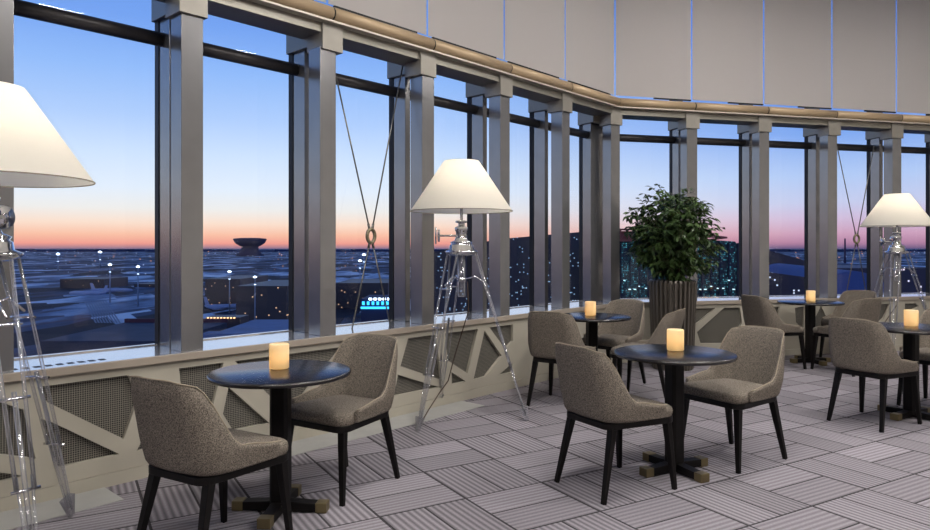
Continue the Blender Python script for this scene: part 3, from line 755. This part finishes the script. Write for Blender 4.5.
# distant tree line and city lights
tl = MB(); rnd2 = random.Random(5)
for k_ in range(160):
    x = -9000+k_*150; h_ = rnd2.uniform(18,34)
    tl.box(x, x+160, 9000+rnd2.uniform(-200,200), 9300, G, G+h_)
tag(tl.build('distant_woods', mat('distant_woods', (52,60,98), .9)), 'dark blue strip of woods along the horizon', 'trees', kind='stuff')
cl = MB()
for k_ in range(620):
    px = rnd2.uniform(-40, 990); py = 251+abs(rnd2.gauss(0, 1))**1.6*11
    if py > 300 or 505 < px < 735: continue
    p = at(px, py); s_ = p.y/F*rnd2.uniform(.12,.34)
    cl.box(p.x-s_, p.x+s_, p.y-s_, p.y+s_, G+3, G+3+1.6*s_)
tag(cl.build('city_lights', emis('city_lights', (200,215,255), 1.3)), 'scattered white lights of the distant airfield and town', 'lights', kind='stuff')
cw = MB()
for k_ in range(120):
    px = rnd2.uniform(20, 400) if k_ % 2 else rnd2.uniform(700, 930); py = 252+abs(rnd2.gauss(0, 1))*9
    p = at(px, py); s_ = p.y/F*rnd2.uniform(.2,.4); cw.box(p.x-s_, p.x+s_, p.y-s_, p.y+s_, G+3, G+3+1.6*s_)
tag(cw.build('street_lights', emis('street_lights', (255,180,130), 1.2)), 'scattered warm street lights on the distant airfield', 'lights', kind='stuff')

# curved road below the saucer building, lamplight put into its near-white colour
rd = MB(); left = []; right = []
for i in range(25):
    t = i/24; px = 196+t*100; py = 274.5+ .5*t + 9*t*t
    left.append(at(px, py, z=G+2)); right.append(at(px, py+2.2+1.2*t, z=G+2))
rd.add(left+right, [(i, i+1, 25+i+1, 25+i) for i in range(24)])
tag(rd.build('curved_road', mat('lamplit_road_colour', (238,240,245), .8)), 'curved elevated road, coloured pale for lamplight, below the saucer shaped building', 'road')

def block(name, x0, x1, ytop, Y0, Y1, material, label, cat, zb=None):
    """box-like building between two distances whose near top edge reads at ytop"""
    zt = H-(ytop-248)*Y0/F; a0, a1 = (x0-465)*Y0/F, (x1-465)*Y0/F
    b = MB(); b.box(a0, a1, Y0, Y1, G, zt); o = b.build(name, material); tag(o, label, cat); return o, a0, a1, zt
# near flat roofs
o, a0, a1, zt = block('flat_roof_building', 40, 168, 341, 210, 262, mat('grey_blue_roof', (60,66,86), .8, noise_amt=.2, noise_scale=.15), 'low dark blue flat roof seen below the leftmost pane', 'building')
b = MB(); b.box(a0, a1, 262, 263.5, zt, zt+1.4); b.build('parapet', mat('rust_parapet', (86,50,64), .8), o)
o, a0, a1, zt = block('flat_roof_building', 200, 272, 338, 205, 258, D_roof, 'bright blue snowy flat roof behind the nearest candle', 'building')
b = MB(); b.box(a0, a1*1.0, 206, 212, zt, zt+1.2); b.build('roof_step', D_roof, o)
for i in range(9): pass
b = MB(); b.box(*sorted([(206-465)*300/F, (240-465)*300/F]), 300, 312, G, at(0,317.5,300).z); o = b.build('lit_canopy', D_dark); tag(o, 'low canopy edged with warm lights beyond the blue roof', 'canopy')
b = MB()
for i in range(9): x = (208+i*3.3-465)*299/F; b.box(x-.3, x+.3, 298.5, 299.3, at(0,318.5,299).z, at(0,317.3,299).z)
b.build('canopy_lights', E_warm, o)
# bright patch of parking lights, put into the colour of pale flat streaks
tx = MB()
for i in range(9):
    a = [at(84+i*2.6, 301, z=G+.3), at(85.4+i*2.6, 301, z=G+.3), at(97+i*3.0, 323, z=G+.3), at(95.2+i*3.0, 323, z=G+.3)]
    tx.add(a, [(0,1,2,3)])
tag(tx.build('parking_light_streaks', mat('parking_light_colour', (128,142,165), .8)), 'pale parallel streaks standing in for parking lights on the left apron', 'painted light')
# parked aircraft
def aircraft(px, py, L, heading, label):
    p = at(px, py); e = empty('aircraft', (p.x, p.y, G), heading); tag(e, label, 'aircraft', 'parked aircraft on the apron')
    b = MB(); b.tube([(-L*.5,0,5.5),(-L*.44,0,4.6),(-L*.3,0,4),(L*.35,0,4),(L*.46,0,3.9),(L*.5,0,3.6)], [.3,1.3,2.2,2.2,1.4,.3], 12); b.build('fuselage', D_plane, e)
    for sgn in (-1, 1):
        w_ = MB(); w_.add([(3,0,3.4),(-3,0,3.4),(-9,sgn*L*.45,4.4),(-6.5,sgn*L*.45,4.4),(3,0,3.9),(-3,0,3.9),(-9,sgn*L*.45,4.6),(-6.5,sgn*L*.45,4.6)], [(0,1,2,3),(4,7,6,5),(0,4,5,1),(1,5,6,2),(2,6,7,3),(3,7,4,0)]); w_.build('wing', D_plane, e)
    t_ = MB(); t_.add([(-L*.38,-.2,5),(-L*.48,-.2,5),(-L*.52,-.2,12),(-L*.46,-.2,12),(-L*.38,.2,5),(-L*.48,.2,5),(-L*.52,.2,12),(-L*.46,.2,12)], [(0,1,2,3),(4,7,6,5),(0,4,5,1),(1,5,6,2),(2,6,7,3),(3,7,4,0)]); t_.build('tail_fin', D_plane, e)
aircraft(88, 297, 42, 3.0, 'parked airliner on the left apron behind nearest lamp')
aircraft(112, 294, 42, .2, 'parked airliner on the apron below the left floodlights')
aircraft(228, 312, 34, .3, 'pale aircraft parked beyond the blue flat roof')
# low buildings
rb_ = random.Random(11)
for i, (x0, x1, yt, Y0, Y1, lab) in enumerate([(205,240,279,560,640,'long dark shed under the curved road at left'),(236,287,286,470,560,'dark hangar right of the floodlight masts'),
     (134,156,284,860,900,'dark hangar at right end of the left apron'),(60,104,279,840,900,'dark terminal hall far across the left apron'),(336,388,283,560,640,'dark hall behind the brace cables')]):
    block('airport_hall', x0, x1, yt, Y0, Y1, D_dark, lab, 'building')
o, a0, a1, zt = block('neon_building', 361, 392, 299, 330, 360, mat('neon_building_wall', (30,44,86), .7), 'low building with cyan lights seen behind the brace cables', 'building')
b = MB(); b.box(a0, a1, 329.2, 329.8, at(0,309,329).z, at(0,306.8,329).z)
for i in range(6): b.box(a0+(i+.3)*2.3, a0+(i+.8)*2.3, 329, 329.6, at(0,305,329).z, at(0,301.5,329).z)
b.build('cyan_lights', E_cyan, o)
b = MB()
for i in range(5): b.box(a0+4+i*2.2, a0+5.4+i*2.2, 328.6, 329.0, at(0,300,329).z, at(0,298,329).z)
b.build('white_lights', E_white, o)

# the large terminal on the right
Yt = 200; kt = Yt/F
X = lambda px, Y=Yt: (px-465)*Y/F
Zp = lambda py, Y=Yt: H-(py-248)*Y/F
# left dark wing, roofline climbing gently towards the right
def wing_poly(name, prof, Y0, Y1, material, label, cat='building'):
    n_ = len(prof); vs_ = [Vector((X(px, Y0), Y0, Zp(py, Y0))) for px, py in prof]+[Vector((X(px, Y0), Y1, Zp(py, Y0))) for px, py in prof]
    b0 = [Vector((v.x, v.y, G)) for v in vs_]
    b = MB(); b.add(vs_+b0, [(i, i+1, n_+i+1, n_+i) for i in range(n_-1)]+[(i, i+1, 2*n_+i+1, 2*n_+i) for i in range(n_-1)]+[(n_+i, n_+i+1, 3*n_+i+1, 3*n_+i) for i in range(n_-1)]+[(0,n_,3*n_,2*n_),(n_-1,2*n_-1,4*n_-1,3*n_-1)])
    o = b.build(name, material); tag(o, label, cat); return o
wing_poly('terminal_wing', [(425,254),(470,244),(505,238.5),(540,235.5),(580,232),(620,231)], 230, 300, facade_mat('dark_terminal_facade', (50,48,62), (150,190,230), .05, 1.5, (2.3,1.9)), 'dark terminal wing rising behind the middle lamp and columns')
hall = wing_poly('glass_terminal', [(612,241),(650,241),(690,238.5),(735,241.5),(742,250)], 190, 226, facade_mat('teal_lit_facade', (26,40,56), (90,190,210), .42, .8, (2.6,2.0)), 'glass terminal with teal lights behind the potted tree')
b = MB()
for i in range(15): b.box(X(612+i*9,189), X(613+i*9,189), 189.2, 189.9, G, Zp(243,189))
b.build('facade_fins', mat('facade_fins', (40,40,60), .6), hall)
b = MB()
for i in range(22):
    px = 618+i*5.5+rb_.uniform(-1,1); yy_ = rb_.choice((288,289,286,280,289)); b.box(X(px,188), X(px+rb_.uniform(.8,2.4),188), 188.3, 188.9, Zp(yy_+.9,188), Zp(yy_,188))
b.build('entrance_lights', emis('entrance_lights', (190,225,240), 1.6), hall)
tz = empty('roof_truss', (X(660,188), 188, 0)); tag(tz, 'red brown roof truss standing over the glass terminal', 'roof truss')
b = MB(); zz0, zz1 = Zp(240.5,188), Zp(229.5,188)
xa, xb = X(600,188)-X(660,188), X(655,188)-X(660,188)
b.beam((xa,0,zz0),(xb,0,zz0),.5); b.beam((xa,0,zz1),(xb,0,zz1),.5)
for i in range(8):
    u0 = xa+(xb-xa)*i/8; u1 = xa+(xb-xa)*(i+1)/8; b.beam((u0,0,zz0),(u1,0,zz1),.3); b.beam((u1,0,zz0),(u1,0,zz1),.3)
b.box(xa, xb, 1, 8, zz0, zz1-.4)
b.build('lattice', D_truss, tz)
b = MB(); x2 = X(727,188)-X(660,188); xm = X(700,188)-X(660,188)
b.beam((xb,0,Zp(236,188)),(x2,0,Zp(237.5,188)),.7,.35); b.beam((xm,0,Zp(234,188)),(x2,0,Zp(237.5,188)),.4); b.beam((xm,0,Zp(241,188)),(x2,0,Zp(237.5,188)),.5); b.beam((xb,0,Zp(240,188)),(xm,0,Zp(241,188)),.5)
b.build('cantilever', D_truss, tz)
wing_poly('terminal_roof', [(760,249),(775,252),(800,259),(822,266)], 260, 320, facade_mat('dark_roof_lights', (46,40,58), (200,210,230), .06, 1.6, (1.1,1.0)), 'dark sloping terminal roof left of the far candle window')
o, a0, a1, zt = block('airport_hall', 770, 930, 268, 400, 470, facade_mat('far_hall_lights', (40,38,66), (210,200,220), .05, 1.6, (.7,.6)), 'wide dark hall with few lights beyond the far windows', 'building')
# blue arched roof
b = MB(); n_ = 16; r0 = []; r1 = []
Ya = 170
for i in range(n_+1):
    t = i/n_; px = 826+t*62; py = 271+22*(1-math.sin(PI*(.15+.62*(1-t))))*1.2
    r0.append(Vector((X(px,Ya),Ya,Zp(py,Ya)))); r1.append(Vector((X(px,Ya),Ya+40,Zp(py,Ya)+1)))
bs = [Vector((v.x,v.y,G)) for v in r0]
b.add(r0+r1+bs, [(i,i+1,n_+1+i+1,n_+1+i) for i in range(n_)]+[(i,i+1,2*n_+2+i+1,2*n_+2+i) for i in range(n_)])
tag(b.build('arched_roof_building', mat('bright_blue_roof', (66,92,150), .6)), 'bright blue arched roof seen past the far cables', 'building')
for px, yt, lab in ((836,237,'left of two thin chimneys on the far horizon'),(845,238.5,'right of two thin chimneys on the far horizon')):
    Yc = 2200; p = at(px, yt, Yc); b = MB(); b.tube([(0,0,0),(0,0,p.z-G)], [3.4,2.2], 10); o = b.build('chimney', mat('chimney_dark', (70,58,86), .8), loc=(p.x, p.y, G)); tag(o, lab, 'chimney', 'thin chimneys on the horizon')

# ------------------------------------------------------------------ sky
wd = bpy.data.worlds.new('dusk_sky'); S.world = wd; wd.use_nodes = True; nt = wd.node_tree; nt.nodes.clear()
geo = nt.nodes.new('ShaderNodeTexCoord'); sp = nt.nodes.new('ShaderNodeSeparateXYZ'); nt.links.new(geo.outputs['Generated'], sp.inputs[0])
def ramp(stops):
    r = nt.nodes.new('ShaderNodeValToRGB'); E = r.color_ramp.elements
    while len(E) > 1: E.remove(E[-1])
    E[0].position = stops[0][0]; E[0].color = lin(stops[0][1])+(1,)
    for p, c in stops[1:]: x = E.new(p); x.color = lin(c)+(1,)
    return r
# ramp coordinate: sin(elevation)*2 (+ small offset)
el = math_node(nt, 'MULTIPLY_ADD', sp.outputs[2], 2.0, .05)
def P(deg): return math.sin(R(deg))*2+.05
warm = ramp([(0,(50,60,100)),(P(-.3),(60,66,110)),(P(0),(150,120,140)),(P(.35),(238,156,142)),(P(1.0),(248,190,162)),(P(1.9),(250,222,202)),(P(3.0),(238,236,232)),(P(4.6),(226,237,249)),(P(7.2),(206,226,252)),(P(10),(176,206,250)),(P(13.5),(146,187,247)),(P(17),(118,163,238)),(P(26),(88,136,218)),(.98,(76,104,156))])
cool = ramp([(0,(44,50,92)),(P(-.3),(50,54,100)),(P(0),(110,92,130)),(P(.4),(178,130,160)),(P(1.1),(204,160,186)),(P(2.2),(208,188,216)),(P(3.4),(198,204,234)),(P(5.4),(178,202,242)),(P(8.5),(128,168,236)),(P(12),(100,146,226)),(P(18),(84,130,214)),(.98,(76,104,156))])
for r in (warm, cool): nt.links.new(el, r.inputs[0])
az = math_node(nt, 'DIVIDE', sp.outputs[0], math_node(nt, 'MAXIMUM', math_node(nt, 'ABSOLUTE', sp.outputs[1]), .05))
mr = nt.nodes.new('ShaderNodeMapRange'); mr.inputs['From Min'].default_value = -.05; mr.inputs['From Max'].default_value = .5; nt.links.new(az, mr.inputs['Value'])
mx = nt.nodes.new('ShaderNodeMix'); mx.data_type = 'RGBA'; nt.links.new(mr.outputs[0], mx.inputs[0]); nt.links.new(warm.outputs[0], mx.inputs[6]); nt.links.new(cool.outputs[0], mx.inputs[7])
bg = nt.nodes.new('ShaderNodeBackground'); nt.links.new(mx.outputs[2], bg.inputs[0]); bg.inputs[1].default_value = 1.08
wo = nt.nodes.new('ShaderNodeOutputWorld'); nt.links.new(bg.outputs[0], wo.inputs[0])

# ------------------------------------------------------------------ ceiling lamps of the room
dlm = emis('downlight_lens', (255,240,220), 3)
def downlight(x, y, power, lab):
    e = empty('ceiling_light', (x, y, Z_CEIL-.005)); tag(e, lab, 'ceiling light', 'round ceiling lights')
    b = MB(); b.lathe([(.36,-.04),(.38,-.04),(.38,0),(.36,0)], n=32); b.build('trim_ring', M['chrome'], e)
    c = MB(); c.lathe([(0,-.012),(.35,-.012)], n=32); c.build('lens', dlm, e)
    l = bpy.data.lights.new('downlight', 'AREA'); l.shape = 'DISK'; l.size = .7; l.energy = power; l.color = (1,.95,.90)
    o = bpy.data.objects.new('downlight', l); COL.objects.link(o); o.parent = e; o.location = (0,0,-.05)
k_ = 0
for (x, y) in [(-1.0,1.0),(1.6,.8),(4.2,1.2),(1.0,3.6),(3.8,3.8),(6.6,3.6),(3.4,6.4),(6.8,6.8),(-2,-2.4),(1,-2.6),(5,-2.4)]:
    downlight(x, y, 86, 'round ceiling light %s in the unseen ceiling' % ['over the entrance side','over the camera','over the right aisle','over the first table','over the second table','over the right edge','over the third table','over the farthest table','at the back left','at the back middle','at the back right'][k_]); k_ += 1

# ------------------------------------------------------------------ view
S.view_settings.view_transform = 'Standard'; S.view_settings.look = 'None'; S.view_settings.gamma = 1; S.view_settings.use_curve_mapping = False
S.view_settings.exposure = 0
S.cycles.use_denoising = True
S.cycles.max_bounces = 10; S.cycles.transparent_max_bounces = 24; S.cycles.sample_clamp_indirect = 6
S.cycles.caustics_reflective = False; S.cycles.caustics_refractive = False
